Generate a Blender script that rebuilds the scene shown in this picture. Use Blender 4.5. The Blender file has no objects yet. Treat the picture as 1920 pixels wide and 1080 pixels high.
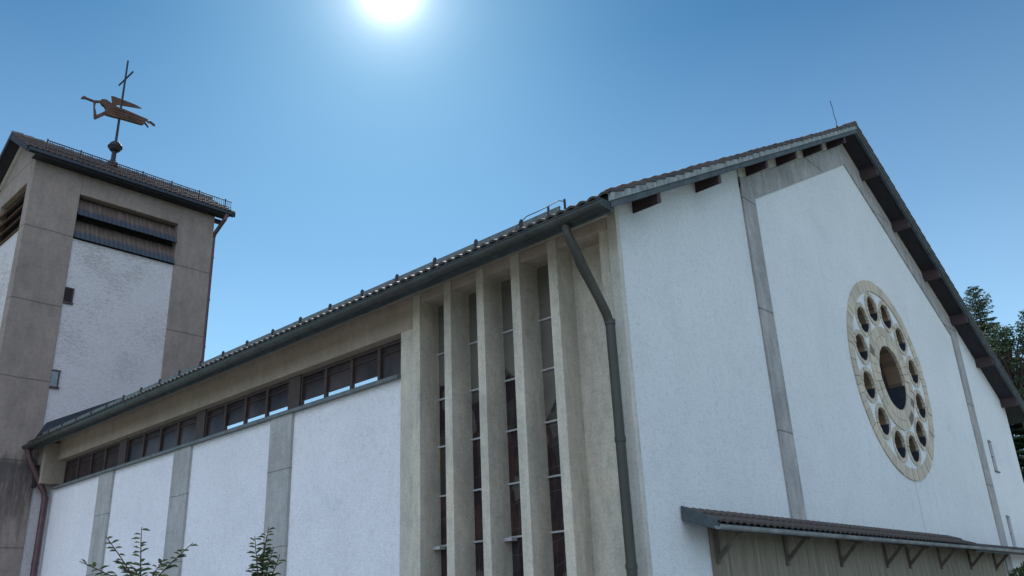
import bpy, bmesh, math, random
from mathutils import Vector, Matrix, noise
random.seed(7)
S=0.75          # one plan unit is 0.75 m; plan z=0 is the photographer's eye height
EYE=1.6
scene=bpy.context.scene
col=scene.collection
GZ=-EYE/S       # ground level in plan units
def W(x,y,z): return Vector((x*S,y*S,z*S+EYE))

# ------------------------------------------------------------------ materials
def newmat(name):
    m=bpy.data.materials.new(name); m.use_nodes=True
    nt=m.node_tree; b=nt.nodes['Principled BSDF']
    return m,nt,b
def N(nt,t,**kw):
    n=nt.nodes.new(t)
    for k,v in kw.items():
        if k.startswith('i_'):
            key=k[2:]
            key=int(key) if key.isdigit() else key.replace('_',' ')
            n.inputs[key].default_value=v
        else: setattr(n,k,v)
    return n
def L(nt,a,b): nt.links.new(a,b)
def objco(nt,scale=(1,1,1)):
    tc=N(nt,'ShaderNodeTexCoord'); mp=N(nt,'ShaderNodeMapping'); mp.inputs['Scale'].default_value=scale
    L(nt,tc.outputs['Object'],mp.inputs['Vector']); return mp.outputs['Vector']
def noise_n(nt,vec,scale,detail=6,rough=.55,dist=0):
    n=N(nt,'ShaderNodeTexNoise'); n.inputs['Scale'].default_value=scale; n.inputs['Detail'].default_value=detail
    n.inputs['Roughness'].default_value=rough; n.inputs['Distortion'].default_value=dist
    L(nt,vec,n.inputs['Vector']); return n.outputs['Fac']
def ramp(nt,fac,stops):
    r=N(nt,'ShaderNodeValToRGB'); e=r.color_ramp.elements
    while len(e)<len(stops): e.new(.5)
    for el,(p,c) in zip(e,stops):
        el.position=p; el.color=(c[0],c[1],c[2],1) if hasattr(c,'__len__') else (c,c,c,1)
    L(nt,fac,r.inputs['Fac']); return r.outputs['Color']
def mixc(nt,fac,a,b,mode='MIX'):
    m=N(nt,'ShaderNodeMix',data_type='RGBA',blend_type=mode)
    for s,v in ((m.inputs[0],fac),(m.inputs[6],a),(m.inputs[7],b)):
        if hasattr(v,'links'): L(nt,v,s)
        elif hasattr(v,'__len__'): s.default_value=(v[0],v[1],v[2],1)
        else: s.default_value=v
    return m.outputs[2]
def math_n(nt,op,a,b=None,c=None):
    m=N(nt,'ShaderNodeMath',operation=op)
    for i,v in enumerate((a,b,c)):
        if v is None: continue
        if hasattr(v,'links'): L(nt,v,m.inputs[i])
        else: m.inputs[i].default_value=v
    return m.outputs[0]
def bump(nt,b,h,strength=.3,dist=.02):
    n=N(nt,'ShaderNodeBump'); n.inputs['Strength'].default_value=strength; n.inputs['Distance'].default_value=dist
    L(nt,h,n.inputs['Height']); L(nt,n.outputs['Normal'],b.inputs['Normal'])
def scl(c,k): return tuple(v*k for v in c)

def plaster(name,base,stain=.25,grit=.5,streak=None):
    m,nt,b=newmat(name); v=objco(nt)
    n1=noise_n(nt,v,.35,5,.6); n2=noise_n(nt,objco(nt,(2.6,2.6,.16)),1.3,7,.65); n3=noise_n(nt,v,34,4,.75); n4=noise_n(nt,v,9,4,.7,.4)
    c=ramp(nt,n1,[(.3,scl(base,.90)),(.7,base)])
    st=ramp(nt,n2,[(.5,0.0),(.75,1.0)])
    c=mixc(nt,math_n(nt,'MULTIPLY',st,stain),c,(base[0]*.70,base[1]*.70,base[2]*.66))
    # grey weathering in soft patches, hairline crazing
    pt=ramp(nt,noise_n(nt,v,.9,8,.72,.3),[(.52,0.),(.72,.28)])
    c=mixc(nt,pt,c,(base[0]*.66,base[1]*.69,base[2]*.70))
    g=ramp(nt,n3,[(.30,.66),(.60,1.0)]); g2=ramp(nt,n4,[(.36,.88),(.5,1.)])
    c=mixc(nt,grit,c,g,'MULTIPLY'); c=mixc(nt,grit,c,g2,'MULTIPLY')
    if streak:
        w_=N(nt,'ShaderNodeSeparateXYZ'); L(nt,v,w_.inputs[0])
        for x0,z0,z1,wd,k in streak:
            wob=math_n(nt,'MULTIPLY',math_n(nt,'SUBTRACT',noise_n(nt,objco(nt,(0,0,1)),1.6,3),.5),.12)
            dx=math_n(nt,'ABSOLUTE',math_n(nt,'SUBTRACT',math_n(nt,'ADD',w_.outputs[0],wob),x0))
            f=math_n(nt,'SUBTRACT',1.,math_n(nt,'MINIMUM',math_n(nt,'DIVIDE',dx,wd),1.))
            zz=math_n(nt,'MULTIPLY',math_n(nt,'LESS_THAN',w_.outputs[2],z1),math_n(nt,'GREATER_THAN',w_.outputs[2],z0))
            c=mixc(nt,math_n(nt,'MULTIPLY',math_n(nt,'MULTIPLY',f,zz),k),c,scl(base,.45))
    L(nt,c,b.inputs['Base Color']); b.inputs['Roughness'].default_value=.92
    hb=noise_n(nt,v,22,6,.75)
    bump(nt,b,hb,1.,.03); return m
def plaster_stained(name,base):
    m,nt,b=newmat(name); v=objco(nt)
    vs=objco(nt,(1,1,3.0))
    n1=noise_n(nt,vs,4.6,9,.8,.5); n2=noise_n(nt,v,.45,3,.5); n3=noise_n(nt,v,40,3,.7)
    z=N(nt,'ShaderNodeSeparateXYZ'); L(nt,v,z.inputs[0])
    hgt=ramp(nt,math_n(nt,'MULTIPLY',z.outputs[2],1/20.),[(.45,0.),(.66,1.),(.86,1.),(.93,.25)])
    patch=ramp(nt,math_n(nt,'ADD',n1,math_n(nt,'MULTIPLY',math_n(nt,'SUBTRACT',n2,.5),.6)),[(.52,0.),(.62,1.)])
    f=math_n(nt,'MULTIPLY',patch,math_n(nt,'MULTIPLY',math_n(nt,'ADD',hgt,.45),.33))
    c=mixc(nt,f,base,(base[0]*.42,base[1]*.40,base[2]*.36))
    c=mixc(nt,.9,c,ramp(nt,n3,[(.3,.7),(.6,1.)]),'MULTIPLY'); c=mixc(nt,.8,c,ramp(nt,noise_n(nt,vs,11,5,.75),[(.34,.72),(.5,1.)]),'MULTIPLY')
    L(nt,c,b.inputs['Base Color']); b.inputs['Roughness'].default_value=.93
    bump(nt,b,noise_n(nt,v,14,6,.75),1.,.035); return m
def concrete(name,base,joint=None,off=0.,var=.35,streak=.3,warm=(1.05,1.0,.9),grime=None):
    m,nt,b=newmat(name); v=objco(nt)
    n1=noise_n(nt,v,.8,7,.65); n2=noise_n(nt,objco(nt,(2.2,2.2,.5)),1.6,6,.7); n3=noise_n(nt,v,24,4,.7)
    c=ramp(nt,n1,[(.28,scl(base,1-var)),(.55,base),(.8,(base[0]*1.18*warm[0],base[1]*1.15*warm[1],base[2]*1.15*warm[2]))])
    s=ramp(nt,n2,[(.42,1.-streak),(.6,1.)])
    c=mixc(nt,1.,c,s,'MULTIPLY')
    c=mixc(nt,.6,c,ramp(nt,n3,[(.3,.72),(.65,1.)]),'MULTIPLY')
    h=n3
    z=N(nt,'ShaderNodeSeparateXYZ'); L(nt,v,z.inputs[0])
    pit=ramp(nt,noise_n(nt,v,55,2,.5),[(.30,.45),(.36,1.)])
    c=mixc(nt,.7,c,pit,'MULTIPLY')
    n6=noise_n(nt,v,6.,5,.7); c=mixc(nt,.5,c,ramp(nt,n6,[(.35,.78),(.55,1.)]),'MULTIPLY')
    # shutter-board lines
    bd=math_n(nt,'FRACT',math_n(nt,'MULTIPLY',z.outputs[2],1/.14))
    bl=ramp(nt,bd,[(0.,.93),(.08,1.),(.92,1.),(1.,.93)])
    c=mixc(nt,.7,c,bl,'MULTIPLY')
    if joint:
        zz=math_n(nt,'ADD',z.outputs[2],math_n(nt,'MULTIPLY',math_n(nt,'SUBTRACT',noise_n(nt,v,1.2,3),.5),.06))
        fr=math_n(nt,'FRACT',math_n(nt,'DIVIDE',math_n(nt,'ADD',zz,off),joint))
        j=ramp(nt,fr,[(0.,.35),(.012,.5),(.02,1.),(1.,1.)])
        c=mixc(nt,.85,c,j,'MULTIPLY')
    if grime:
        z0,z1=grime; zc=math_n(nt,'DIVIDE',math_n(nt,'SUBTRACT',z.outputs[2],z0),z1-z0)
        band=ramp(nt,zc,[(0.,0.),(.55,.75),(.85,1.),(1.,0.)])
        run=ramp(nt,math_n(nt,'ADD',noise_n(nt,objco(nt,(4.,4.,.5)),1.7,7,.7),math_n(nt,'MULTIPLY',math_n(nt,'SUBTRACT',band,.6),.35)),[(.42,0.),(.60,1.)])
        c=mixc(nt,math_n(nt,'MULTIPLY',math_n(nt,'MULTIPLY',run,band),.8),c,(.03,.025,.03))
    L(nt,c,b.inputs['Base Color']); b.inputs['Roughness'].default_value=.88
    bump(nt,b,h,.45,.012); return m
def simple(name,base,rough=.6,metal=0.,var=.3,scale=6.,bstr=.2,bd=.01,stretch=(1,1,1),spec=None):
    m,nt,b=newmat(name); v=objco(nt,stretch)
    n1=noise_n(nt,v,scale,6,.65)
    c=ramp(nt,n1,[(.3,scl(base,1-var)),(.7,scl(base,1+var))])
    L(nt,c,b.inputs['Base Color']); b.inputs['Roughness'].default_value=rough; b.inputs['Metallic'].default_value=metal
    if spec is not None: b.inputs['Specular IOR Level'].default_value=spec
    bump(nt,b,n1,bstr,bd); return m
def island(name,base,var=.3,rough=.85,grit=30):
    m,nt,b=newmat(name); v=objco(nt)
    g=N(nt,'ShaderNodeNewGeometry')
    c=ramp(nt,g.outputs['Random Per Island'],[(0.,scl(base,1-var)),(.5,base),(1.,(base[0]*(1+var*.6),base[1]*(1+var*.5),base[2]*(1+var*.3)))])
    n=noise_n(nt,v,grit,4,.7)
    c=mixc(nt,.6,c,ramp(nt,n,[(.3,.7),(.7,1.)]),'MULTIPLY')
    L(nt,c,b.inputs['Base Color']); b.inputs['Roughness'].default_value=rough
    bump(nt,b,n,.4,.01); return m

M={}
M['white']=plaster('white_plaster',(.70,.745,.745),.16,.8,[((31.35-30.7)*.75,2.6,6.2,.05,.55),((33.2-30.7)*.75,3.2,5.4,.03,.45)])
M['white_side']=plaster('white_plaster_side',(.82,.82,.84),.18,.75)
M['white_tower']=plaster_stained('stained_plaster',(.60,.57,.57))
M['conc']=concrete('grey_concrete',(.36,.36,.345),2.6,.4,.22,.25)
M['conc_side']=concrete('side_concrete',(.40,.40,.38),1.72,.2,.18,.16)
M['conc_fin']=concrete('fin_concrete',(.52,.485,.395),None,0,.16,.18)
M['conc_tower']=concrete('tower_concrete',(.29,.235,.20),2.85,1.35,.24,.14,(1.05,1.,.95),(3.2,7.75))
M['beam']=concrete('beam_concrete',(.38,.315,.25),None,0,.14,.10)
M['trim']=concrete('edge_concrete',(.50,.49,.43),None,0,.15,.1)
M['brick']=island('voussoir_stone',(.47,.42,.325),.17)
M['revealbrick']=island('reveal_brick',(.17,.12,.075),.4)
M['mortar']=simple('mortar',(.13,.115,.095),.95,0,.2,20)
M['zinc']=simple('weathered_zinc',(.20,.215,.215),.55,.35,.45,3.,.3,.01,(1,1,1))
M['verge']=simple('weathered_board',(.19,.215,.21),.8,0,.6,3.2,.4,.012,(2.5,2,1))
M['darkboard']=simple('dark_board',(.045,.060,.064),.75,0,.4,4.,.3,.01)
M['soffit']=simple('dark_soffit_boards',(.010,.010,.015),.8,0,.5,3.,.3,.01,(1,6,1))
M['purlin']=simple('brown_purlin_wood',(.040,.024,.026),.75,0,.35,5.,.3,.01,(6,1,6))
M['tile']=island('clay_tiles',(.060,.046,.040),.4,.72,9)
M['tile_tower']=island('tower_tiles',(.115,.085,.07),.5,.42,9)
M['gutter']=simple('grey_gutter',(.042,.046,.042),.4,.5,.35,2.5,.2,.01)
M['pipe']=simple('grey_pipe',(.034,.034,.026),.45,.4,.3,2.5,.2,.01,(1,1,.3))
M['pipe_brown']=simple('brown_pipe',(.085,.045,.05),.45,.3,.3,2.5,.2,.01)
M['iron']=simple('dark_iron',(.03,.026,.03),.6,.5,.3,12)
M['copper']=simple('rusty_copper',(.085,.038,.020),.65,.2,.5,5.,.4,.01)
M['frame']=simple('brown_frame',(.05,.033,.028),.7,0,.3,6)
M['frame_grey']=simple('grey_frame',(.10,.115,.115),.6,0,.3,6)
M['lead']=simple('pale_glazing_bar',(.36,.37,.37),.6,.2,.2,6)
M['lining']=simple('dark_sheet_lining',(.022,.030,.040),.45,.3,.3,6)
M['brownwall']=simple('brown_boarding',(.175,.155,.11),.8,0,.3,2.,.3,.01,(7,7,.6))
M['bracket']=simple('brown_bracket_wood',(.10,.085,.062),.8,0,.35,5.,.3,.01)  # even brown, lighter than the purlin wood
M['slat']=simple('brown_louvre_wood',(.115,.06,.035),.75,0,.4,3.,.3,.01)
M['dark']=simple('dark_interior',(.012,.011,.012),.9)
def louvre_mat():
    m,nt,b=newmat('rust_streaked_louvre'); tc=N(nt,'ShaderNodeTexCoord')
    z=N(nt,'ShaderNodeSeparateXYZ'); L(nt,tc.outputs['UV'],z.inputs[0])
    n=noise_n(nt,objco(nt,(6,1,.35)),1.6,6,.6); n2=noise_n(nt,objco(nt),2.,4)
    t=math_n(nt,'ADD',z.outputs[1],math_n(nt,'MULTIPLY',math_n(nt,'SUBTRACT',n2,.5),.35))
    c=ramp(nt,t,[(.18,(.032,.045,.062)),(.34,(.045,.046,.056)),(.5,(.105,.070,.052)),(.9,(.07,.045,.034))])
    s=ramp(nt,n,[(.5,0.),(.72,1.)])
    k=math_n(nt,'MULTIPLY',s,math_n(nt,'MULTIPLY',ramp(nt,z.outputs[1],[(.2,.1),(.5,1.)]),.5))
    c=mixc(nt,k,c,(.22,.19,.175))
    L(nt,c,b.inputs['Base Color']); b.inputs['Roughness'].default_value=.6; bump(nt,b,n,.3,.01); return m
M['louvre']=louvre_mat()
def glass_main():
    m,nt,b=newmat('dark_window_glass'); v=objco(nt)
    n=noise_n(nt,v,.9,3)
    c=ramp(nt,n,[(.35,(.016,.012,.015)),(.65,(.062,.045,.042))])
    L(nt,c,b.inputs['Base Color']); b.inputs['Roughness'].default_value=.28; b.inputs['Specular IOR Level'].default_value=.22
    return m
M['glass']=glass_main()
m,nt,b=newmat('sky_reflecting_pane'); b.inputs['Base Color'].default_value=(.85,.95,1,1); b.inputs['Metallic'].default_value=1.; b.inputs['Roughness'].default_value=.08
M['pane_sky']=m
def stained():
    m,nt,b=newmat('leaded_stained_glass')
    v=objco(nt,(0,1.0,1.0))
    vd=N(nt,'ShaderNodeVectorMath',operation='ADD'); L(nt,v,vd.inputs[0])
    nn=N(nt,'ShaderNodeTexNoise'); nn.inputs['Scale'].default_value=.7; nn.inputs['Detail'].default_value=2; L(nt,v,nn.inputs['Vector'])
    sc_=N(nt,'ShaderNodeVectorMath',operation='SCALE'); L(nt,nn.outputs['Color'],sc_.inputs[0]); sc_.inputs['Scale'].default_value=.5
    L(nt,sc_.outputs[0],vd.inputs[1])
    mp=N(nt,'ShaderNodeMapping'); mp.inputs['Scale'].default_value=(1,1.7,.75); mp.inputs['Rotation'].default_value=(.22,0,0); L(nt,vd.outputs[0],mp.inputs['Vector'])
    vo=N(nt,'ShaderNodeTexVoronoi',feature='F1',distance='CHEBYCHEV'); vo.inputs['Scale'].default_value=2.6; vo.inputs['Randomness'].default_value=.75; L(nt,mp.outputs[0],vo.inputs['Vector'])
    sp=N(nt,'ShaderNodeSeparateColor'); L(nt,vo.outputs['Color'],sp.inputs[0])
    c=ramp(nt,sp.outputs[0],[(.0,(.030,.020,.022)),(.3,(.052,.030,.028)),(.5,(.040,.038,.036)),(.68,(.085,.080,.070)),(.8,(.026,.016,.020)),(.92,(.058,.045,.026))])
    c.node.color_ramp.interpolation='CONSTANT'
    c=mixc(nt,.6,c,ramp(nt,noise_n(nt,objco(nt),3.,4),[(.3,.45),(.7,1.)]),'MULTIPLY')
    w=N(nt,'ShaderNodeSeparateXYZ'); L(nt,vd.outputs[0],w.inputs[0])
    a=math_n(nt,'FRACT',math_n(nt,'ADD',math_n(nt,'MULTIPLY',w.outputs[1],5.2),math_n(nt,'MULTIPLY',w.outputs[2],.7)))
    e2=ramp(nt,a,[(0.,1.),(.035,0.)])
    a3=math_n(nt,'FRACT',math_n(nt,'ADD',math_n(nt,'MULTIPLY',w.outputs[2],2.6),math_n(nt,'MULTIPLY',w.outputs[1],.5)))
    e3=ramp(nt,a3,[(0.,.8),(.03,0.)])
    mk=ramp(nt,noise_n(nt,objco(nt),1.3,2),[(.45,.15),(.55,1.)])
    ee=math_n(nt,'MULTIPLY',math_n(nt,'MAXIMUM',e2,e3),mk)
    c=mixc(nt,math_n(nt,'MULTIPLY',ee,.6),c,(.22,.19,.17))
    L(nt,c,b.inputs['Base Color']); b.inputs['Roughness'].default_value=.3; b.inputs['Specular IOR Level'].default_value=.3
    return m
M['stained']=stained()
M['greenish']=simple('pale_window_panel',(.11,.105,.085),.6,0,.2,1.5,.1)
def leafm(name,base,var=.45,tr=.25):
    m,nt,b=newmat(name)
    g=N(nt,'ShaderNodeNewGeometry')
    c=ramp(nt,g.outputs['Random Per Island'],[(0.,scl(base,1-var)),(.6,base),(1.,(base[0]*1.9,base[1]*1.5,base[2]*1.1))])
    L(nt,c,b.inputs['Base Color']); b.inputs['Roughness'].default_value=.55
    t=N(nt,'ShaderNodeBsdfTranslucent'); L(nt,c,t.inputs['Color'])
    mx=N(nt,'ShaderNodeMixShader'); mx.inputs[0].default_value=tr
    L(nt,b.outputs[0],mx.inputs[1]); L(nt,t.outputs[0],mx.inputs[2]); L(nt,mx.outputs[0],nt.nodes['Material Output'].inputs['Surface']); return m
M['leaf']=leafm('cherry_leaf',(.035,.065,.028),.5,.35)
M['needle']=leafm('spruce_needle',(.050,.085,.042),.55,.35)
M['bush']=leafm('bush_leaf',(.045,.085,.03),.45,.25)
M['twig']=simple('red_brown_twig',(.055,.028,.022),.8)
M['bark']=simple('bark',(.07,.05,.04),.9,0,.4,5.,.5,.03)
def groundm():
    m,nt,b=newmat('pale_gravel'); v=objco(nt)
    c=ramp(nt,noise_n(nt,v,25,5,.7),[(.3,(.36,.34,.30)),(.7,(.58,.56,.51))])
    c=mixc(nt,.5,c,ramp(nt,noise_n(nt,v,.2,4),[(.3,.8),(.7,1.)]),'MULTIPLY')
    L(nt,c,b.inputs['Base Color']); b.inputs['Roughness'].default_value=.95; bump(nt,b,noise_n(nt,v,25,5,.7),.6,.02); return m
M['gravel']=groundm()
def grassm():
    m,nt,b=newmat('meadow_grass'); v=objco(nt)
    c=ramp(nt,noise_n(nt,v,1.4,8,.75),[(.3,(.05,.09,.025)),(.7,(.14,.18,.06))])
    L(nt,c,b.inputs['Base Color']); b.inputs['Roughness'].default_value=.95; bump(nt,b,noise_n(nt,v,9,6,.8),.8,.06); return m
M['grass']=grassm()

# ------------------------------------------------------------------ mesh helpers (plan units)
class MB:
    def __init__(s): s.v=[]; s.f=[]; s.uv=None
    def quadbox(s,c):      # eight corners: bottom four ccw, top four ccw
        i=len(s.v); s.v+= [Vector(p) for p in c]
        s.f+= [(i+3,i+2,i+1,i),(i+4,i+5,i+6,i+7),(i,i+1,i+5,i+4),(i+1,i+2,i+6,i+5),(i+2,i+3,i+7,i+6),(i+3,i,i+4,i+7)]
        return s
    def box(s,x0,x1,y0,y1,z0,z1):
        return s.quadbox([(x0,y0,z0),(x1,y0,z0),(x1,y1,z0),(x0,y1,z0),(x0,y0,z1),(x1,y0,z1),(x1,y1,z1),(x0,y1,z1)])
    def beam(s,a,b,w,h,up=(0,0,1)):
        a=Vector(a);b=Vector(b);d=(b-a).normalized();u=Vector(up)
        r=d.cross(u).normalized();u=r.cross(d).normalized()
        r=r*w/2;u=u*h/2
        return s.quadbox([a-r-u,a+r-u,b+r-u,b-r-u,a-r+u,a+r+u,b+r+u,b-r+u])
    def tube(s,pts,r,n=10,cap=True):
        pts=[Vector(p) for p in pts]; rs=r if hasattr(r,'__len__') else [r]*len(pts)
        base=len(s.v); ref=Vector((.13,.31,.94))
        for k,p in enumerate(pts):
            d=(pts[min(k+1,len(pts)-1)]-pts[max(k-1,0)]).normalized()
            a=d.cross(ref)
            if a.length<.05: a=d.cross(Vector((1,0,0)))
            a.normalize(); b_=d.cross(a).normalized()
            for j in range(n):
                t=2*math.pi*j/n; s.v.append(p+a*math.cos(t)*rs[k]+b_*math.sin(t)*rs[k])
        for k in range(len(pts)-1):
            for j in range(n):
                j2=(j+1)%n; A=base+k*n
                s.f.append((A+j,A+j2,A+n+j2,A+n+j))
        if cap:
            s.f.append(tuple(base+j for j in range(n))[::-1]); s.f.append(tuple(base+(len(pts)-1)*n+j for j in range(n)))
        return s
    def lathe(s,c,prof,n=20):   # prof: (r,z)
        c=Vector(c); base=len(s.v)
        for r,z in prof:
            for j in range(n):
                t=2*math.pi*j/n; s.v.append(c+Vector((r*math.cos(t),r*math.sin(t),z)))
        for k in range(len(prof)-1):
            for j in range(n):
                j2=(j+1)%n;A=base+k*n; s.f.append((A+j,A+j2,A+n+j2,A+n+j))
        return s
    def prism_y(s,poly,y0,y1):   # poly in (x,z)
        i=len(s.v);n=len(poly)
        s.v+=[Vector((x,y0,z)) for x,z in poly]+[Vector((x,y1,z)) for x,z in poly]
        s.f.append(tuple(range(i,i+n))); s.f.append(tuple(range(i+2*n-1,i+n-1,-1)))
        for k in range(n):
            k2=(k+1)%n; s.f.append((i+k,i+n+k,i+n+k2,i+k2))
        return s
    def prism_x(s,poly,x0,x1):   # poly in (y,z)
        i=len(s.v);n=len(poly)
        s.v+=[Vector((x0,y,z)) for y,z in poly]+[Vector((x1,y,z)) for y,z in poly]
        s.f.append(tuple(range(i,i+n))); s.f.append(tuple(range(i+2*n-1,i+n-1,-1)))
        for k in range(n):
            k2=(k+1)%n; s.f.append((i+k,i+n+k,i+n+k2,i+k2))
        return s
    def face(s,*p):
        i=len(s.v); s.v+=[Vector(q) for q in p]; s.f.append(tuple(range(i,i+len(p)))); return s
    def build(s,name,mat,parent=None,smooth=False,bevel=0,origin=None,fix=True):
        me=bpy.data.meshes.new(name)
        org=Vector((0,0,0))
        root=parent
        if parent is not None:
            while root.parent: root=root.parent
            org=root.location.copy()
        elif origin is not None: org=W(*origin)
        me.from_pydata([W(*p)-org for p in s.v],[],s.f)
        if fix:
            bm=bmesh.new(); bm.from_mesh(me); bmesh.ops.recalc_face_normals(bm,faces=bm.faces); bm.to_mesh(me); bm.free()
        me.materials.append(mat)
        if smooth:
            for p in me.polygons: p.use_smooth=True
        o=bpy.data.objects.new(name,me); col.objects.link(o)
        if parent is not None: o.parent=parent
        else: o.location=org
        if bevel:
            b=o.modifiers.new('bevel','BEVEL'); b.width=bevel; b.segments=2; b.limit_method='ANGLE'
        return o
def thing(name,label,cat,loc,group=None):
    o=bpy.data.objects.new(name,None); col.objects.link(o); o.location=W(*loc); o['label']=label; o['category']=cat
    if group: o['group']=group
    o.empty_display_size=.3
    return o
def struct(o): o['kind']='structure'; return o

def plate(outer,holes,y0,y1,name,mat,parent):
    """flat plate in the x-z plane with holes, y0 front to y1 back"""
    cu=bpy.data.curves.new('outline','CURVE'); cu.dimensions='2D'; cu.fill_mode='BOTH'; cu.extrude=(y1-y0)/2*S
    for lp in [outer]+holes:
        sp=cu.splines.new('POLY'); sp.points.add(len(lp)-1); sp.use_cyclic_u=True
        for p,(x,z) in zip(sp.points,lp): p.co=(x*S,z*S,0,1)
    tmp=bpy.data.objects.new('outline',cu); col.objects.link(tmp)
    dg=bpy.context.evaluated_depsgraph_get(); dg.update()
    me=bpy.data.meshes.new_from_object(tmp.evaluated_get(dg))
    bpy.data.objects.remove(tmp); bpy.data.curves.remove(cu)
    root=parent
    while root.parent: root=root.parent
    ym=(y0+y1)/2*S
    me.transform(Matrix(((1,0,0,0),(0,0,-1,ym),(0,1,0,EYE),(0,0,0,1))))
    me.transform(Matrix.Translation(-root.location))
    bm=bmesh.new(); bm.from_mesh(me); bmesh.ops.remove_doubles(bm,verts=bm.verts,dist=1e-5); bmesh.ops.recalc_face_normals(bm,faces=bm.faces); bm.to_mesh(me); bm.free()
    for p in me.polygons: p.use_smooth=False
    me.materials.clear(); me.materials.append(mat); me.name=name
    o=bpy.data.objects.new(name,me); col.objects.link(o); o.parent=parent; return o
def circle(cx,cz,r,n=64): return [(cx+r*math.cos(2*math.pi*k/n),cz+r*math.sin(2*math.pi*k/n)) for k in range(n)]

# ------------------------------------------------------------------ camera
R=((0.682573,-0.237321,-0.691212),(-0.729652,-0.274701,-0.626217),(-0.041262,0.931782,-0.360665))
cam=bpy.data.cameras.new('camera'); co=bpy.data.objects.new('camera',cam); col.objects.link(co)
mw=Matrix.Identity(4)
for i in range(3):
    for j in range(3): mw[i][j]=R[i][j]
mw=Matrix.Translation((0,0,EYE))@mw
co.matrix_world=mw
cam.sensor_width=36; cam.lens=1586.33/1920*36; cam.clip_start=.05; cam.clip_end=5000
scene.camera=co

# ------------------------------------------------------------------ light
SUN=Vector((0.47505,0.5933,0.649866))
el=math.asin(SUN.z); az=math.atan2(SUN.x,SUN.y)
w=bpy.data.worlds.new('World'); scene.world=w; w.use_nodes=True
nt=w.node_tree; bg=nt.nodes['Background']
sky=nt.nodes.new('ShaderNodeTexSky'); sky.sky_type='NISHITA'; sky.sun_disc=False
sky.sun_elevation=el; sky.sun_rotation=az; sky.air_density=1.0; sky.dust_density=.35; sky.ozone_density=2.5; sky.altitude=700
# added fill light in the unseen sky behind the camera, lifting the shaded walls
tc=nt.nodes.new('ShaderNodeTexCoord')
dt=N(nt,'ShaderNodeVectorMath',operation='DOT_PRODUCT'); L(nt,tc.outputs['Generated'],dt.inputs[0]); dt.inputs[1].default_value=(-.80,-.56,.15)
fill_lobe=ramp(nt,dt.outputs['Value'],[(.05,0.),(.55,1.)])
fill_noise=ramp(nt,noise_n(nt,tc.outputs['Generated'],2.2,6,.6),[(.35,.55),(.65,1.)])
k=math_n(nt,'MULTIPLY',fill_lobe,fill_noise)
c1=mixc(nt,1.,sky.outputs['Color'],(.018,.065,.087),'MULTIPLY')
sep=N(nt,'ShaderNodeSeparateXYZ'); L(nt,tc.outputs['Generated'],sep.inputs[0])
low=ramp(nt,sep.outputs[2],[(.0,1.15),(.2,.95),(.40,.46),(.60,.13),(.8,0.)])
c1=mixc(nt,low,c1,(.38,.465,.47),'ADD')
# bright aureole round the sun, which stands just above the picture
ds=N(nt,'ShaderNodeVectorMath',operation='DOT_PRODUCT'); L(nt,tc.outputs['Generated'],ds.inputs[0]); ds.inputs[1].default_value=tuple(SUN)
p1=math_n(nt,'MULTIPLY',math_n(nt,'POWER',math_n(nt,'MAXIMUM',ds.outputs['Value'],0.),2600.),1.6)
p3=math_n(nt,'MULTIPLY',math_n(nt,'POWER',math_n(nt,'MAXIMUM',ds.outputs['Value'],0.),500.),.42)
p2=math_n(nt,'MULTIPLY',math_n(nt,'POWER',math_n(nt,'MAXIMUM',ds.outputs['Value'],0.),60.),.16)
c1=mixc(nt,math_n(nt,'ADD',math_n(nt,'ADD',p1,p3),p2),c1,(1.,1.03,1.0),'ADD')
c1.node.clamp_factor=False
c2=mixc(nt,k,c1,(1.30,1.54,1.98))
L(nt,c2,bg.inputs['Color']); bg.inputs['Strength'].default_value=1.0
sun=bpy.data.lights.new('sun','SUN'); sun.energy=4.5; sun.angle=math.radians(.5); sun.color=(1,.95,.87)
so=bpy.data.objects.new('sun',sun); col.objects.link(so); so.rotation_euler=SUN.to_track_quat('Z','Y').to_euler(); so.location=(20,20,40)
scene.view_settings.view_transform='Standard'; scene.view_settings.look='None'; scene.view_settings.exposure=0

# ------------------------------------------------------------------ setting
b=MB(); n=24; Rr=2200
def gh(x,y): return GZ
b.face((-Rr,-Rr,GZ-.02),(Rr,-Rr,GZ-.02),(Rr,Rr,GZ-.02),(-Rr,Rr,GZ-.02))
struct(b.build('ground',M['grass']))
b=MB(); b.face((-22,-30,GZ-.012),(60,-30,GZ-.012),(60,9.9,GZ-.012),(14,9.9,GZ-.012),(14,62,GZ-.012),(-22,62,GZ-.012))
struct(b.build('gravel_forecourt',M['gravel']))  # unseen ground, gravel kept pale to bounce light onto the shaded walls

# ------------------------------------------------------------------ church
CX=30.7; ZP=17.49; SL=.5265; SR=.54
XE=13.4; XR=48.0
Y0=9.22; Y1=42.5
def zr(x): return ZP-(CX-x)*SL if x<=CX else ZP-(x-CX)*SR
church=thing('church','long white plastered church with gable front, round rose window and tall concrete fins','church',(CX,10,GZ))
# gable wall with openings
RC=(31.22,7.42); RR=3.655
UND=.34
outer=[(14.70,GZ),(46.7,GZ),(46.7,zr(46.7)-UND),(CX,ZP-UND),(14.70,zr(14.70)-UND)]
slits=[(42.03,42.62,5.05,6.42),(42.03,42.62,1.72,3.15)]
holes=[circle(RC[0],RC[1],RR-.05,96)]+[[(a,c),(b_,c),(b_,d),(a,d)] for a,b_,c,d in slits]
plate(outer,holes,10.0,10.5,'gable_wall',M['white'],church)
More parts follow.
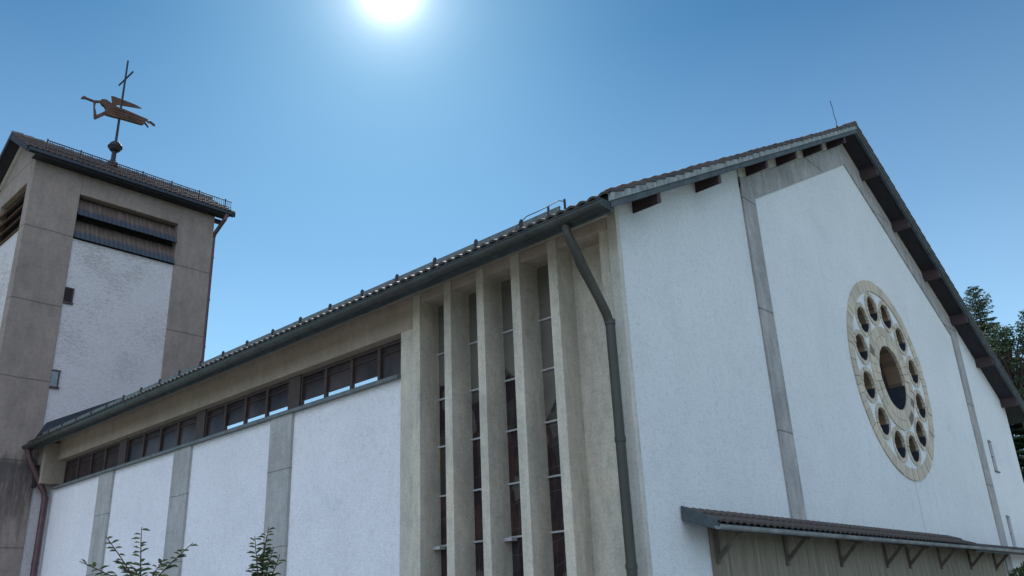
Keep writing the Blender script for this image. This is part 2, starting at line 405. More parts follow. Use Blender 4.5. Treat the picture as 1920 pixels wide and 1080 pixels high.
# concrete pilasters and rake band, standing 5 cm proud
b=MB(); b.prism_y([(21.28,GZ),(22.1,GZ),(22.1,11.49),(21.28,11.93)],9.93,10.02); b.build('pilaster',M['conc'],church,bevel=.01)
b=MB(); b.prism_y([(40.15,GZ),(40.97,GZ),(40.97,11.25),(40.15,11.0)],9.93,10.02); b.build('pilaster',M['conc'],church,bevel=.01)
BT=.68; BB=1.52
xl0=21.28; xr0=40.97
b=MB(); b.prism_y([(xl0,zr(xl0)-BT-.30),(22.1,zr(22.1)-BB+.02),(CX,ZP-BB),(CX,ZP-BT),(xl0,zr(xl0)-BT)],9.94,10.02); b.build('rake_beam',M['conc'],church,bevel=.01)
b=MB(); b.prism_y([(CX,ZP-BB),(40.15,zr(40.15)-BB),(xr0,zr(xr0)-BT-.1),(xr0,zr(xr0)-BT),(CX,ZP-BT)],9.94,10.02); b.build('rake_beam',M['conc'],church,bevel=.01)
# paler wall head between the purlins over the beam
b=MB()
b.prism_y([(xl0,zr(xl0)-BT+.01),(CX,ZP-BT+.01),(CX,ZP-UND+.02),(xl0,zr(xl0)-UND+.02)],9.965,10.03)
b.prism_y([(CX+.002,ZP-BT+.01),(xr0,zr(xr0)-BT+.01),(xr0,zr(xr0)-UND+.02),(CX+.002,ZP-UND+.02)],9.965,10.03)
b.build('wall_head',M['trim'],church)
# purlins
for x in (15.42,18.6,21.8,24.2,26.67,29.2,32.35,35.05,37.85,40.55,43.3,46.1):
    if x<CX:
        xa,xb=x,x+.16
        b=MB(); b.quadbox([(xa,Y0+.06,zr(xa)-.68),(xb,Y0+.06,zr(xb)-.68),(xb,10.15,zr(xb)-.68),(xa,10.15,zr(xa)-.68),
                   (xa,Y0+.06,zr(xa)-.30),(xb,Y0+.06,zr(xb)-.30),(xb,10.15,zr(xb)-.30),(xa,10.15,zr(xa)-.30)])
    else:
        xa,xb=x-.02,x+.14
        b=MB(); b.quadbox([(xa,Y0+.06,zr(xb)-.66),(xb,Y0+.06,zr(xb)-.66),(xb,10.15,zr(xb)-.66),(xa,10.15,zr(xb)-.66),
                   (xa,Y0+.06,zr(xa)-.30),(xb,Y0+.06,zr(xb)-.30),(xb,10.15,zr(xb)-.30),(xa,10.15,zr(xa)-.30)])
    b.build('purlin',M['purlin'],church,bevel=.01)

# tiled roof -------------------------------------------------------
def tiles(x_e,z_e,x_r,z_r,ya,yb,pitch,course,amp,step,swap=False,samples=6,thick=.10):
    """waves across (along y), stepping courses up the slope (x). swap: x and y exchanged"""
    b=MB(); d=Vector((x_r-x_e,0,z_r-z_e)); Ls=d.length; d/=Ls; nrm=Vector((-d.z,0,d.x)) if d.x>0 else Vector((d.z,0,-d.x))
    nw=max(1,round((yb-ya)/pitch)); nc=max(1,round(Ls/course)); cl_=Ls/nc; n=nw*samples
    for c in range(nc):
        i0=len(b.v); jit=[random.uniform(-.012,.012) for _ in range(nw+1)]
        t0=c*cl_-.035; t1=(c+1)*cl_+.01
        for j in range(n+1):
            y=ya+(yb-ya)*j/n; ph=(j/samples)%1.0
            h=amp*(abs(math.sin(math.pi*ph))**1.0 if True else 0)
            q=jit[min(nw,j//samples)]
            o=Vector((x_e,y,z_e))
            b.v.append(o+d*(t0+q)+nrm*(h+step-thick*.55)); b.v.append(o+d*(t0+q)+nrm*(h+step)); b.v.append(o+d*t1+nrm*h)
        for j in range(n):
            A=i0+j*3; B=A+3
            b.f.append((A,B,B+1,A+1)); b.f.append((A+1,B+1,B+2,A+2))
    if swap:
        b.v=[Vector((p.y,p.x,p.z)) for p in b.v]
    return b
nz=.10
b=tiles(XE,zr(XE)-nz,CX,ZP-nz,Y0-.02,Y1,.30,.46,.055,.05)
roofL=b.build('tiled_roof_slope',M['tile'],church)
b=tiles(XR,zr(XR)-nz,CX,ZP-nz,Y0-.02,Y1,.60,.46,.055,.05,samples=4)
roofR=b.build('tiled_roof_slope',M['tile'],church)
b=MB()
for k in range(int((Y1-Y0)/.5)):
    y=Y0-.04+k*.5; b.tube([(CX,y,ZP-.04),(CX,y+.52,ZP-.02)],[.13,.16],8)
b.build('ridge_tiles',M['tile'],roofL)
# boarded underside + verge boards
def slab(xa,xb,ya,yb,top,bot):
    b=MB(); b.quadbox([(xa,ya,zr(xa)-bot),(xb,ya,zr(xb)-bot),(xb,yb,zr(xb)-bot),(xa,yb,zr(xa)-bot),(xa,ya,zr(xa)-top),(xb,ya,zr(xb)-top),(xb,yb,zr(xb)-top),(xa,yb,zr(xa)-top)]); return b
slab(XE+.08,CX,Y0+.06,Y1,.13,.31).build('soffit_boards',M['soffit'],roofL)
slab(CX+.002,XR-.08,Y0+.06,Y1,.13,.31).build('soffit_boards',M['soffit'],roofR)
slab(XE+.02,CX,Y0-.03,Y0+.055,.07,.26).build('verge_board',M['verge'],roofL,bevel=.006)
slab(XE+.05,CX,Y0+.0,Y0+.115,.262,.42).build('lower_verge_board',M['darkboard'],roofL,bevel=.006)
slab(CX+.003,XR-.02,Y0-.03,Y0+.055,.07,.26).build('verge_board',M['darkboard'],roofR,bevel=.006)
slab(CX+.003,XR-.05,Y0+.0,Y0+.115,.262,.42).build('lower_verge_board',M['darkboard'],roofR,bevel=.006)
# verge tile edges (bumpy overlapping ends)
def verge_tiles(sgn,parent):
    b=MB(); L_=math.hypot(CX-XE,(CX-XE)*(SL if sgn<0 else SR)); nT=38
    xe=XE if sgn<0 else XR
    for k in range(nT):
        xa=xe+(CX-xe)*k/nT; xb=xe+(CX-xe)*(k+1.12)/nT
        za=zr(xa); zb=zr(min(xb,CX) if sgn<0 else max(xb,CX))
        q=random.uniform(-.012,.012)
        b.beam((xa,Y0+.04,za-.005+q),(xb,Y0+.04,zb-.075+q),.20,.10)
    b.build('verge_tiles',M['tile'],parent,bevel=.02)
verge_tiles(-1,roofL); verge_tiles(1,roofR)
# fascia and gutter on the visible eave
b=MB(); b.box(XE+.09,XE+.15,Y0+.06,42.45,7.93,zr(XE)-.06); b.build('fascia_board',M['darkboard'],church)
def half_gutter(b,c,r,ya,yb,n=10,th=.018,axis='y'):
    cx,cz=c; pts=[]
    for k in range(n+1):
        t=math.pi+math.pi*k/n; pts.append((cx+r*math.cos(t),cz+r*math.sin(t)))
    inner=[(cx+(r-th)*math.cos(math.pi+math.pi*k/n),cz+(r-th)*math.sin(math.pi+math.pi*k/n)) for k in range(n,-1,-1)]
    poly=pts+inner
    return poly
seg=0
gp=MB(); poly=half_gutter(gp,(XE-.12,8.09),.15,0,0)
def ring_prism(b,poly,y0,y1,axis):
    n=len(poly); i=len(b.v)
    for (u,z) in poly: b.v.append(Vector((u,y0,z)) if axis=='y' else Vector((y0,u,z)))
    for (u,z) in poly: b.v.append(Vector((u,y1,z)) if axis=='y' else Vector((y1,u,z)))
    for k in range(n):
        k2=(k+1)%n; b.f.append((i+k,i+n+k,i+n+k2,i+k2))
    h=n//2
    for k in range(h-1):
        b.f.append((i+k,i+k+1,i+n-2-k,i+n-1-k)); b.f.append((i+n+k+1,i+n+k,i+n+n-1-k,i+n+n-2-k))
ring_prism(gp,poly,Y0+.05,42.45,'y')
gp.tube([(XE-.272,Y0+.05,8.105),(XE-.272,42.45,8.105)],.022,8)
gut=gp.build('gutter',M['gutter'],church)
y=Y0+.35
while y<42.4:
    pr=[(XE-.12+.155*math.cos(math.pi+math.pi*k/8),8.09+.155*math.sin(math.pi+math.pi*k/8)) for k in range(9)]
    b=MB(); pp=[(u*1.0,z) for u,z in pr]+[(XE-.12+.150*math.cos(2*math.pi-math.pi*k/8),8.09+.150*math.sin(2*math.pi-math.pi*k/8)) for k in range(9)]
    ring_prism(b,pp,y,y+.04,'y'); b.build('gutter_bracket',M['gutter'],gut)
    y+=.93
b=MB(); b.box(XE-.27,XE+.04,Y0+.03,Y0+.055,7.93,8.11); b.build('gutter_end',M['gutter'],gut)
# snow guard pipe over the eave
b=MB(); b.box(13.895,13.935,11.0,42.4,8.60,8.80); b.tube([(13.92,11.0,8.81),(13.92,42.4,8.81)],.03,8)
sg=b.build('snow_guard',M['frame_grey'],church)
y=12.2
while y<42:
    b=MB(); b.lathe((13.90,y,8.80),[(0,-.1),(.05,-.1),(.055,.06),(.03,.11),(0,.11)],8); b.build('guard_bracket',M['iron'],sg); y+=1.55
b=MB(); b.tube([(13.3,11.95,8.2),(13.42,11.9,8.5),(13.6,11.75,8.74),(13.9,11.6,8.93),(13.9,11.0,8.97),(13.92,10.85,8.90)],.011,6); b.box(13.89,13.93,10.82,10.86,8.66,8.95); b.box(13.89,13.93,11.32,11.36,8.66,8.94)
b.build('guard_wire',M['iron'],sg)
# lightning rod
b=MB(); b.tube([(CX-.1,9.9,ZP+.05),(CX-.08,9.9,ZP+.14)],.05,8); b.tube([(CX-.1,9.9,ZP+.1),(CX-.04,9.9,ZP+.4),(CX-.16,9.9,ZP+.62),(CX-.14,9.9,ZP+.95),(CX-.28,9.9,ZP+1.25)],.014,6)
b.build('lightning_rod',M['iron'],church)

# side wall -------------------------------------------------------
b=MB(); b.box(14.65,15.2,17.5,42.5,GZ,6.28); b.build('side_wall',M['white_side'],church)
b=MB(); b.box(15.4,15.7,10.5,42.5,GZ,8.7); b.box(15.7,46.7,42.0,42.5,GZ,8.5); b.build('inner_wall',M['dark'],church)
b=MB(); b.prism_y([(15.7,8.5),(46.7,8.5),(CX,ZP-UND-.05)],42.0,42.45); b.box(46.35,46.7,10.5,42.5,GZ,8.4); b.build('far_wall',M['white'],church)
for y0,y1 in ((22.72,23.93),(29.17,30.42),(35.63,36.96)):
    b=MB(); b.box(14.55,14.68,y0,y1,GZ,6.25); b.build('pilaster',M['conc_side'],church,bevel=.008)
# head beam above the clerestory
b=MB(); b.box(14.56,15.38,16.97,42.5,7.52,8.72); b.build('head_beam',M['beam'],church,bevel=.01)
b=MB(); b.box(14.60,15.38,10.26,16.96,8.22,8.72); b.build('head_beam',M['beam'],church,bevel=.01)
# sloping soffit between beam and gutter
b=MB(); b.quadbox([(13.56,Y0+.9,8.0),(14.58,Y0+.9,8.46),(14.58,42.5,8.46),(13.56,42.5,8.0),(13.56,Y0+.9,8.06),(14.58,Y0+.9,8.52),(14.58,42.5,8.52),(13.56,42.5,8.06)]); b.build('eave_soffit',M['beam'],church)
# end block by the tower
b=MB(); b.box(13.95,15.0,41.85,42.52,6.45,8.3); b.build('end_block',M['beam'],church,bevel=.01)
b=MB(); b.box(13.80,13.94,42.2,42.5,6.3,7.3); b.build('dark_gap',M['dark'],church)
# sill flashing
b=MB(); b.prism_y([(14.46,6.24),(14.46,6.30),(15.05,6.46),(15.05,6.30)],17.5,41.9); b.prism_y([(14.46,6.20),(14.46,6.24),(14.66,6.28),(14.66,6.22)],17.5,41.9); b.build('window_sill',M['frame_grey'],church)
bays=[(17.52,22.78,'A'),(23.44,28.85,'B'),(29.5,35.3,'C'),(36.0,41.75,'D')]
gx=14.98
for k,(ya,yb,nm) in enumerate(bays):
    root=MB(); w_=(yb-ya)/4
    root.box(gx-.09,gx+.02,ya,yb,6.44,6.50); root.box(gx-.09,gx+.02,ya,yb,7.42,7.52)
    for q in range(5):
        yy=ya+q*w_; a=max(ya,yy-.06); c=min(yb,yy+.06); root.box(gx-.095,gx+.02,a,c,6.50,7.42)
    wd=root.build('clerestory_window',M['frame'],church)
    for q in range(4):
        p0=ya+q*w_+.06 if q else ya+.06; p1=ya+(q+1)*w_-.06
        strip={'A':(1,2,3),'B':(0,1,2)}.get(nm,())
        z0=6.50
        if q in strip:
            b=MB(); b.face((gx-.045,p0,6.51),(gx-.045,p1,6.51),(gx-.045,p1,6.64),(gx-.045,p0,6.64)); b.build('sky_reflection_strip',M['pane_sky'],wd)  # added mirror strip, stands in for the sky's reflection in the glass
            z0=6.655
            b=MB(); b.box(gx-.07,gx-.02,p0,p1,6.64,6.66); b.build('glazing_bar',M['frame'],wd)
        b=MB(); b.face((gx-.03,p0,z0),(gx-.03,p1,z0),(gx-.0,p1,7.42),(gx-.0,p0,7.42)); b.build('pane',M['glass'],wd)
        b=MB(); b.box(gx-.05,gx-.01,p0,p1,7.20,7.225); b.build('glazing_bar',M['frame'],wd)
    if k<3:
        b=MB(); b.box(gx-.14,gx+.3,yb+.002,bays[k+1][0]-.002,6.44,7.52); b.build('window_pier',M['frame'],church)
b=MB(); b.box(gx+.1,gx+.2,17.5,41.9,6.3,7.6); b.build('window_backing',M['dark'],church)

# finned bay ------------------------------------------------------
b=MB(); b.box(14.59,15.3,16.965,17.5,GZ,8.6); b.build('fin_pier',M['conc_fin'],church,bevel=.01)
fins=[(16.66,16.96),(15.42,15.69),(14.19,14.45),(12.93,13.22),(11.72,11.99)]
for ya,yb in fins:
    b=MB(); b.box(14.55,15.3,ya,yb,GZ,8.56); b.build('fin',M['conc_fin'],church,bevel=.012)
for k in range(4):
    ya=fins[k+1][1]; yb=fins[k][0]
    b=MB(); b.face((15.26,ya,GZ),(15.26,yb,GZ),(15.26,yb,8.24),(15.26,ya,8.24)); sw=b.build('stained_glass_window',M['stained'],church)
    zz=[GZ+.6,.45,1.72,2.96,4.24,5.52,6.8]
    for z in zz: MB().box(15.20,15.27,ya,yb,z-.022,z+.022).build('glazing_bar',M['lead'],sw)
    b=MB(); b.face((15.25,ya,6.82),(15.25,yb,6.82),(15.25,yb,8.24),(15.25,ya,8.24)); b.face((15.25,ya,[5.9,5.54,4.9,5.54][k]),(15.25,yb,[5.9,5.54,5.9,4.26][k]),(15.25,yb,6.78),(15.25,ya,6.78)); b.build('pale_pane',M['greenish'],sw)
b=MB()
for k in (0,2):
    ya=fins[k+1][1]; b.box(14.98,15.19,fins[k][0]-.25,fins[k][0]-.002,1.62,1.70)
b.build('sill_stub',M['lead'],church)
b=MB(); b.box(15.16,15.4,10.26,11.718,GZ,8.24); b.box(14.685,15.155,10.252,10.52,GZ,8.70); b.build('recess_wall',M['conc_fin'],church)
b=MB(); b.box(14.655,14.80,9.985,10.25,GZ,8.72); b.build('corner_post',M['trim'],church,bevel=.01)

# downpipes
b=MB(); b.tube([(13.36,10.42,8.02),(13.38,10.42,7.75),(14.28,10.20,6.05),(14.36,10.18,5.8),(14.36,10.18,GZ)],.105,14)
for z in (5.85,3.3,.8): b.tube([(14.36,10.18,z-.05),(14.36,10.18,z+.05)],.12,14)
dp=b.build('downpipe',M['pipe'],church,smooth=False)
b=MB(); b.tube([(13.75,10.75,7.9),(13.9,10.62,7.2),(14.1,10.45,6.6),(14.25,10.3,6.15)],.013,6); b.build('pipe_wire',M['iron'],dp)
b=MB(); b.tube([(13.30,42.2,8.0),(13.42,42.2,7.6),(14.30,42.2,6.05),(14.36,42.2,5.8),(14.36,42.2,GZ)],.13,12)
for z in (5.85,3.): b.tube([(14.36,42.2,z-.05),(14.36,42.2,z+.05)],.15,12)
b.build('downpipe',M['pipe_brown'],church)
# rose window ------------------------------------------------------
def arc_pts(c,r,t): return (c[0]+r*math.cos(t),c[1]+r*math.sin(t))
def wedges(c,r0,r1,n,y0,y1,gap=.022,jit=.014):
    b=MB(); st=random.random()
    for k in range(n):
        t0=2*math.pi*(k+st)/n+gap/r1*.5; t1=2*math.pi*(k+1+st)/n-gap/r1*.5; m=2 if n>20 else 3
        j=random.uniform(-jit,jit); ps=[]
        for q in range(m+1):
            t=t0+(t1-t0)*q/m; ps.append(arc_pts(c,r0,t))
        for q in range(m,-1,-1):
            t=t0+(t1-t0)*q/m; ps.append(arc_pts(c,r1,t))
        b.prism_y(ps,y0+j,y1)
    return b
def annulus(c,r0,r1,y0,y1,n=72):
    b=MB()
    for k in range(n):
        t0=2*math.pi*k/n;t1=2*math.pi*(k+1)/n
        b.quadbox([(*arc_pts(c,r0,t0),0),(*arc_pts(c,r1,t0),0),(*arc_pts(c,r1,t1),0),(*arc_pts(c,r0,t1),0)]*2)
        i=len(b.v)-8
        for q in range(8):
            v=b.v[i+q]; b.v[i+q]=Vector((v.x,y0 if q<4 else y1,v.y))
    return b
R1=3.24; RCN=1.90; RH=1.18; RS=2.57; RSO=.63; RSH=.475
rose=wedges(RC,R1,RR,76,9.955,10.06).build('rose_window',M['brick'],church)
rose['label']='round stone-ringed window of twelve small openings around a large one'
annulus(RC,R1+.01,RR-.01,9.972,10.3).build('mortar_bed',M['mortar'],rose)
smalls=[arc_pts(RC,RS,math.radians(15+30*k)) for k in range(12)]
plate(circle(RC[0],RC[1],R1+.02,96),[circle(c[0],c[1],RSO-.03,40) for c in smalls]+[circle(RC[0],RC[1],RCN-.03,72)],9.995,10.5,'tracery_plaster',M['white'],rose)
def lining(c,r,zc,y0,y1,n=40):
    b=MB(); tl=math.asin(max(-.99,min(.99,zc/r)))
    a0=math.pi-tl; a1=2*math.pi+tl
    for k in range(n):
        t0=a0+(a1-a0)*k/n;t1=a0+(a1-a0)*(k+1)/n
        p=[arc_pts(c,r-.016,t0),arc_pts(c,r-.002,t0),arc_pts(c,r-.002,t1),arc_pts(c,r-.016,t1)]
        b.quadbox([(q[0],y0,q[1]) for q in p]+[(q[0],y1,q[1]) for q in p])
    return b
for c in smalls:
    rg=wedges(c,RSH,RSO,20,9.965,10.06).build('small_opening',M['brick'],rose)
# third level would be too deep: reveals, linings and glass are siblings under the rose window
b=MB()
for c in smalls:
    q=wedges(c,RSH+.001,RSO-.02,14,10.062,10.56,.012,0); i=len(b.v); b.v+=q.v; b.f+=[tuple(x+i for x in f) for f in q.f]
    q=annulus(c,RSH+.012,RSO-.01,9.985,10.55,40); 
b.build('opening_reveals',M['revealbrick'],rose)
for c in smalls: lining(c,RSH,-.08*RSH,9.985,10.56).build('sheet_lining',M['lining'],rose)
b=wedges(RC,RH,RH+.36,30,9.95,10.06); i=len(b.v); q=wedges(RC,RH+.372,RCN,34,9.96,10.06); b.v+=q.v; b.f+=[tuple(x+i for x in f) for f in q.f]
b.build('centre_ring',M['brick'],rose)
annulus(RC,RH+.01,RCN-.01,9.972,10.5).build('mortar_bed',M['mortar'],rose)
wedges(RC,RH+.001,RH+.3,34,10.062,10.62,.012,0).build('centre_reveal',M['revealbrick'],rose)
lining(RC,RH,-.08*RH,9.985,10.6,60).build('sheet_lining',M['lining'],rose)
b=MB(); b.v=[Vector((x,10.57,z)) for x,z in circle(RC[0],RC[1],3.3,64)]; b.f=[tuple(range(64))]; b.build('rose_glass',M['stained'],rose)
# damp streak under the rose is in the plaster; slit windows
for a,b_,c,d in slits:
    q=MB(); q.face((a,10.12,c),(b_,10.12,c),(b_,10.12,d),(a,10.12,d)); q=q.build('slit_window',M['glass'],church)
    f=MB(); f.box(a-.02,b_+.06,9.93,10.12,c-.05,c); f.build('sill',M['frame_grey'],q)
    f=MB(); f.box((a+b_)/2-.02,(a+b_)/2+.02,10.07,10.118,c,d); f.box(a,b_,10.07,10.119,(c+d)/2-.02,(c+d)/2+.02); f.build('frame',M['frame_grey'],q)

# entrance canopy ---------------------------------------------------
cy=9.15
b=tiles(cy,1.62,9.98,1.98,16.1,33.5,.30,.44,.05,.045,swap=True)
can=b.build('entrance_canopy',M['tile'],church)
b=tiles(cy,1.50,9.98,1.80,33.5,46.6,.30,.44,.04,.03,swap=True); b.build('lower_canopy_tiles',M['tile'],can)
b=MB(); b.quadbox([(16.14,cy+.03,1.50),(33.46,cy+.03,1.50),(33.46,9.92,1.74),(16.14,9.92,1.74),(16.14,cy+.03,1.60),(33.46,cy+.03,1.60),(33.46,9.92,1.93),(16.14,9.92,1.93)])
b.quadbox([(33.5,cy+.03,1.42),(46.5,cy+.03,1.42),(46.5,9.92,1.62),(33.5,9.92,1.62),(33.5,cy+.03,1.48),(46.5,cy+.03,1.48),(46.5,9.92,1.76),(33.5,9.92,1.76)])
b.build('canopy_soffit',M['purlin'],can)
b=MB(); b.quadbox([(16.06,cy,1.47),(16.135,cy,1.47),(16.135,9.97,1.72),(16.06,9.97,1.72),(16.06,cy,1.68),(16.135,cy,1.68),(16.135,9.97,2.04),(16.06,9.97,2.04)]); b.build('canopy_verge_board',M['darkboard'],can,bevel=.006)
b=MB(); b.box(16.14,33.48,cy+.0,cy+.028,1.46,1.60); b.box(33.5,46.5,cy+.0,cy+.028,1.40,1.48); b.build('canopy_fascia',M['darkboard'],can,bevel=.006)
b=MB(); ring_prism(b,[(cy-.07+.075*math.cos(math.pi+math.pi*k/8),1.54+.075*math.sin(math.pi+math.pi*k/8)) for k in range(9)]+[(cy-.07+.062*math.cos(2*math.pi-math.pi*k/8),1.54+.062*math.sin(2*math.pi-math.pi*k/8)) for k in range(9)],15.95,46.4,'x')
b.tube([(15.95,cy-.145,1.545),(46.4,cy-.145,1.545)],.012,6)
b.build('canopy_gutter',M['zinc'],can)
for x in (17.25,20.55,23.75,27.05,28.95,31.9,35.2,38.4):
    b=MB(); b.box(x-.06,x+.06,9.86,9.97,.86,1.70); b.beam((x,9.88,.98),(x,cy+.16,1.50),.08,.09); b.beam((x,9.88,1.62),(x,cy+.05,1.44),.09,.08)
    b.build('canopy_bracket',M['bracket'],can)
b=MB(); b.box(17.1,39.8,9.925,9.99,GZ,1.72); ew=b.build('entrance_front',M['brownwall'],church)
b=MB()
for k in range(40):
    x=17.2+k*.57
    b.box(x,x+.012,9.918,9.926,GZ+.1,1.7)
b.build('board_joints',M['brownwall'],ew)

# ------------------------------------------------------------------ bell tower
TX0,TX1,TY0,TY1=11.6,21.4,42.6,47.9; RY=45.25
tower=thing('bell_tower','tall square bell tower of grey concrete piers and stained white plaster with louvred bell openings','tower',((TX0+TX1)/2,RY,GZ))
EZ=22.72; PZ=25.02; YE=41.95; YB=48.55
def zt(y): return PZ-(RY-y)*(PZ-22.86)/(RY-YE) if y<=RY else PZ-(y-RY)*(PZ-22.86)/(YB-RY)
# core and front panel
b=MB(); b.box(TX0+.3,TX1-.3,TY0+.45,TY1-.3,GZ,19.0); b.build('core',M['white_tower'],tower)
b=MB(); b.box(13.88,19.30,TY0+.07,TY0+.4,GZ,18.85); b.build('front_panel',M['white_tower'],tower)
b=MB(); b.box(TX0,13.93,TY0,TY0+.7,GZ,EZ); b.build('pier',M['conc_tower'],tower,bevel=.015)
b=MB(); b.box(19.28,TX1,TY0,TY0+.7,GZ,EZ-.9); b.build('pier',M['conc_tower'],tower,bevel=.015)
b=MB(); b.box(TX0,13.2,TY1-.75,TY1,GZ,EZ); b.build('pier',M['conc_tower'],tower,bevel=.015)
b=MB(); b.box(19.7,TX1,TY1-.75,TY1,GZ,EZ); b.build('pier',M['conc_tower'],tower,bevel=.015)
b=MB(); b.box(13.935,TX1,TY0+.005,TY0+.6,21.35,EZ); b.build('head_beam',M['conc_tower'],tower,bevel=.015)
b=MB(); b.box(TX0+.07,TX0+.3,TY0+.702,TY1-.752,GZ,18.9); b.box(TX1-.3,TX1-.07,TY0+.702,TY1-.752,GZ,18.9); b.build('side_panel',M['white_tower'],tower)
b=MB(); b.box(13.2,19.7,TY1-.4,TY1-.07,GZ,21.3); b.build('back_panel',M['white_tower'],tower)
# side gables
for xa,xb in ((TX0+.02,TX0+.32),(TX1-.32,TX1-.02)):
    b=MB(); b.prism_x([(TY0+.01,21.5),(TY1-.01,21.5),(TY1-.01,zt(TY1)-.35),(RY,PZ-.42),(TY0+.01,zt(TY0)-.35)],xa,xb); b.build('gable_beam',M['conc_tower'],tower,bevel=.015)
b=MB(); b.beam((TX0-.03,TY0,zt(TY0)-.42),(TX0-.03,RY,PZ-.5),.10,.16); b.beam((TX0-.03,RY,PZ-.5),(TX0-.03,TY1,zt(TY1)-.42),.10,.16); b.build('rake_trim',M['trim'],tower)
# belfry louvres, front
b=MB(); b.box(13.95,19.26,TY0+.5,TY0+.58,18.85,21.35); b.box(TX0+.35,TX0+.42,TY0+.7,TY1-.7,18.9,21.5); b.build('belfry_backing',M['dark'],tower)
def louvre(zt_,zb,yt,yb,x0,x1):
    b=MB(); n=44; i0=0
    for k in range(n+1):
        x=x0+(x1-x0)*k/n; h=.010*(1 if k%2 else -1)
        b.v+= [Vector((x,yt+h,zt_)),Vector((x,yb+h,zb)),Vector((x,yt+.04+h,zt_)),Vector((x,yb+.04+h,zb-.01))]
    for k in range(n):
        A=k*4;B=A+4
        b.f+=[(A,A+1,B+1,B),(A+2,B+2,B+3,A+3),(A+1,A+3,B+3,B+1),(A,B,B+2,A+2)]
    return b
for zt_,zb in ((21.25,20.16),(20.02,18.88)):
    b=louvre(zt_,zb,TY0+.40,TY0-.12,13.94,19.27)
    o=b.build('louvre',M['louvre'],tower)
    uv=o.data.uv_layers.new(name='UVMap')
    zs=[v.co.z for v in o.data.vertices]; lo,hi=min(zs),max(zs)
    for l in o.data.loops:
        c=o.data.vertices[l.vertex_index].co; uv.data[l.index].uv=(c.x,(c.z-lo)/(hi-lo))
# side louvres (brown timber)
for k in range(4):
    z=21.2-k*.62
    b=MB(); b.quadbox([(TX0-.05,TY0+.72,z-.42),(TX0+.02,TY0+.72,z-.44),(TX0+.02,TY1-.77,z-.44),(TX0-.05,TY1-.77,z-.42),(TX0+.25,TY0+.72,z),(TX0+.32,TY0+.72,z-.02),(TX0+.32,TY1-.77,z-.02),(TX0+.25,TY1-.77,z)])
    b.build('side_louvre',M['slat'],tower)
# small windows
b=MB(); b.box(13.935,14.33,TY0+.03,TY0+.075,15.42,16.12); wn=b.build('small_window',M['dark'],tower)
b=MB(); b.box(13.935,14.38,TY0+.0,TY0+.08,16.12,16.19); b.box(14.31,14.37,TY0+.0,TY0+.08,15.42,16.12); b.box(13.935,14.40,TY0-.05,TY0+.08,15.34,15.42); b.build('frame',M['frame'],wn)
b=MB(); b.box(13.935,14.25,TY0+.03,TY0+.075,11.1,11.86); wn=b.build('small_window',simple('pale_pane_glass',(.16,.19,.21),.35,0,.2,3),tower)
b=MB(); b.box(13.935,14.34,TY0+.0,TY0+.08,11.86,11.93); b.box(14.25,14.31,TY0+.0,TY0+.08,11.1,11.86); b.box(13.935,14.36,TY0-.05,TY0+.08,11.02,11.1); b.build('frame',M['frame'],wn)
# tower roof
b=tiles(YE,22.86-.08,RY,PZ-.08,10.95,22.3,.28,.42,.05,.05,swap=True,samples=6); tr=b.build('tiled_roof',M['tile_tower'],tower)
b=tiles(YB,22.86-.08,RY,PZ-.08,10.95,22.3,.56,.42,.05,.05,swap=True,samples=4); b.build('rear_slope',M['tile_tower'],tr)
b=MB()
def tslab(b,xa,xb,ya,yb,top,bot):
    b.quadbox([(xa,ya,zt(ya)-bot),(xb,ya,zt(ya)-bot),(xb,yb,zt(yb)-bot),(xa,yb,zt(yb)-bot),(xa,ya,zt(ya)-top),(xb,ya,zt(ya)-top),(xb,yb,zt(yb)-top),(xa,yb,zt(yb)-top)])
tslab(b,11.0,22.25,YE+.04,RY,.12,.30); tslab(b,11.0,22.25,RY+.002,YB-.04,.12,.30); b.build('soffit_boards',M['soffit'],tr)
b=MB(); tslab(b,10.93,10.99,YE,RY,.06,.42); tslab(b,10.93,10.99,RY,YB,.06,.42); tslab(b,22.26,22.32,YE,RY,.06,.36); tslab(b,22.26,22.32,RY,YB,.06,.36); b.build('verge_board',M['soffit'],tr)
b=MB()
for k in range(22): b.tube([(10.95+k*.52,RY,PZ-.02),(11.5+k*.52,RY,PZ)],[.1,.13],8)
b.build('ridge_tiles',M['tile_tower'],tr)
b=MB(); b.box(11.02,22.1,YE-.17,YE-.03,22.52,22.70); b.box(11.02,22.2,YE-.02,YE+.05,22.46,22.74); b.build('gutter',M['lining'],tower,bevel=.02)
b=MB(); b.box(11.4,22.0,YE+.06,TY0-.01,22.48,22.54); b.build('eave_soffit',M['soffit'],tower)
# rail along the eave
b=MB(); b.tube([(11.9,YE+.35,23.60),(22.2,YE+.35,23.60)],.03,6); b.tube([(11.9,YE+.35,23.22),(22.2,YE+.35,23.22)],.02,6)
x=11.9
k=0
while x<22.25:
    r=.038 if k%14==0 else .015
    b.tube([(x,YE+.35,23.08),(x,YE+.35,23.62 if k%14 else 23.68)],r,5); x+=.118; k+=1
b.build('snow_fence',M['iron'],tower)
# downpipe + bracket at right corner
b=MB(); b.tube([(21.75,YE-.05,22.5),(21.7,YE-.0,22.2),(21.52,TY0+.1,21.45),(21.52,TY0+.2,21.2),(21.52,TY0+.2,GZ)],.12,10)
for z in (20,17.4,14.6): b.tube([(21.52,TY0+.2,z-.05),(21.52,TY0+.2,z+.05)],.14,10)
b.build('downpipe',M['pipe_brown'],tower)
b=MB(); b.box(21.4,21.95,TY0+.1,TY0+.35,22.25,22.45); b.box(21.35,21.5,TY0+.2,TY0+.5,12,21.6); b.build('pipe_bracket',M['iron'],tower)
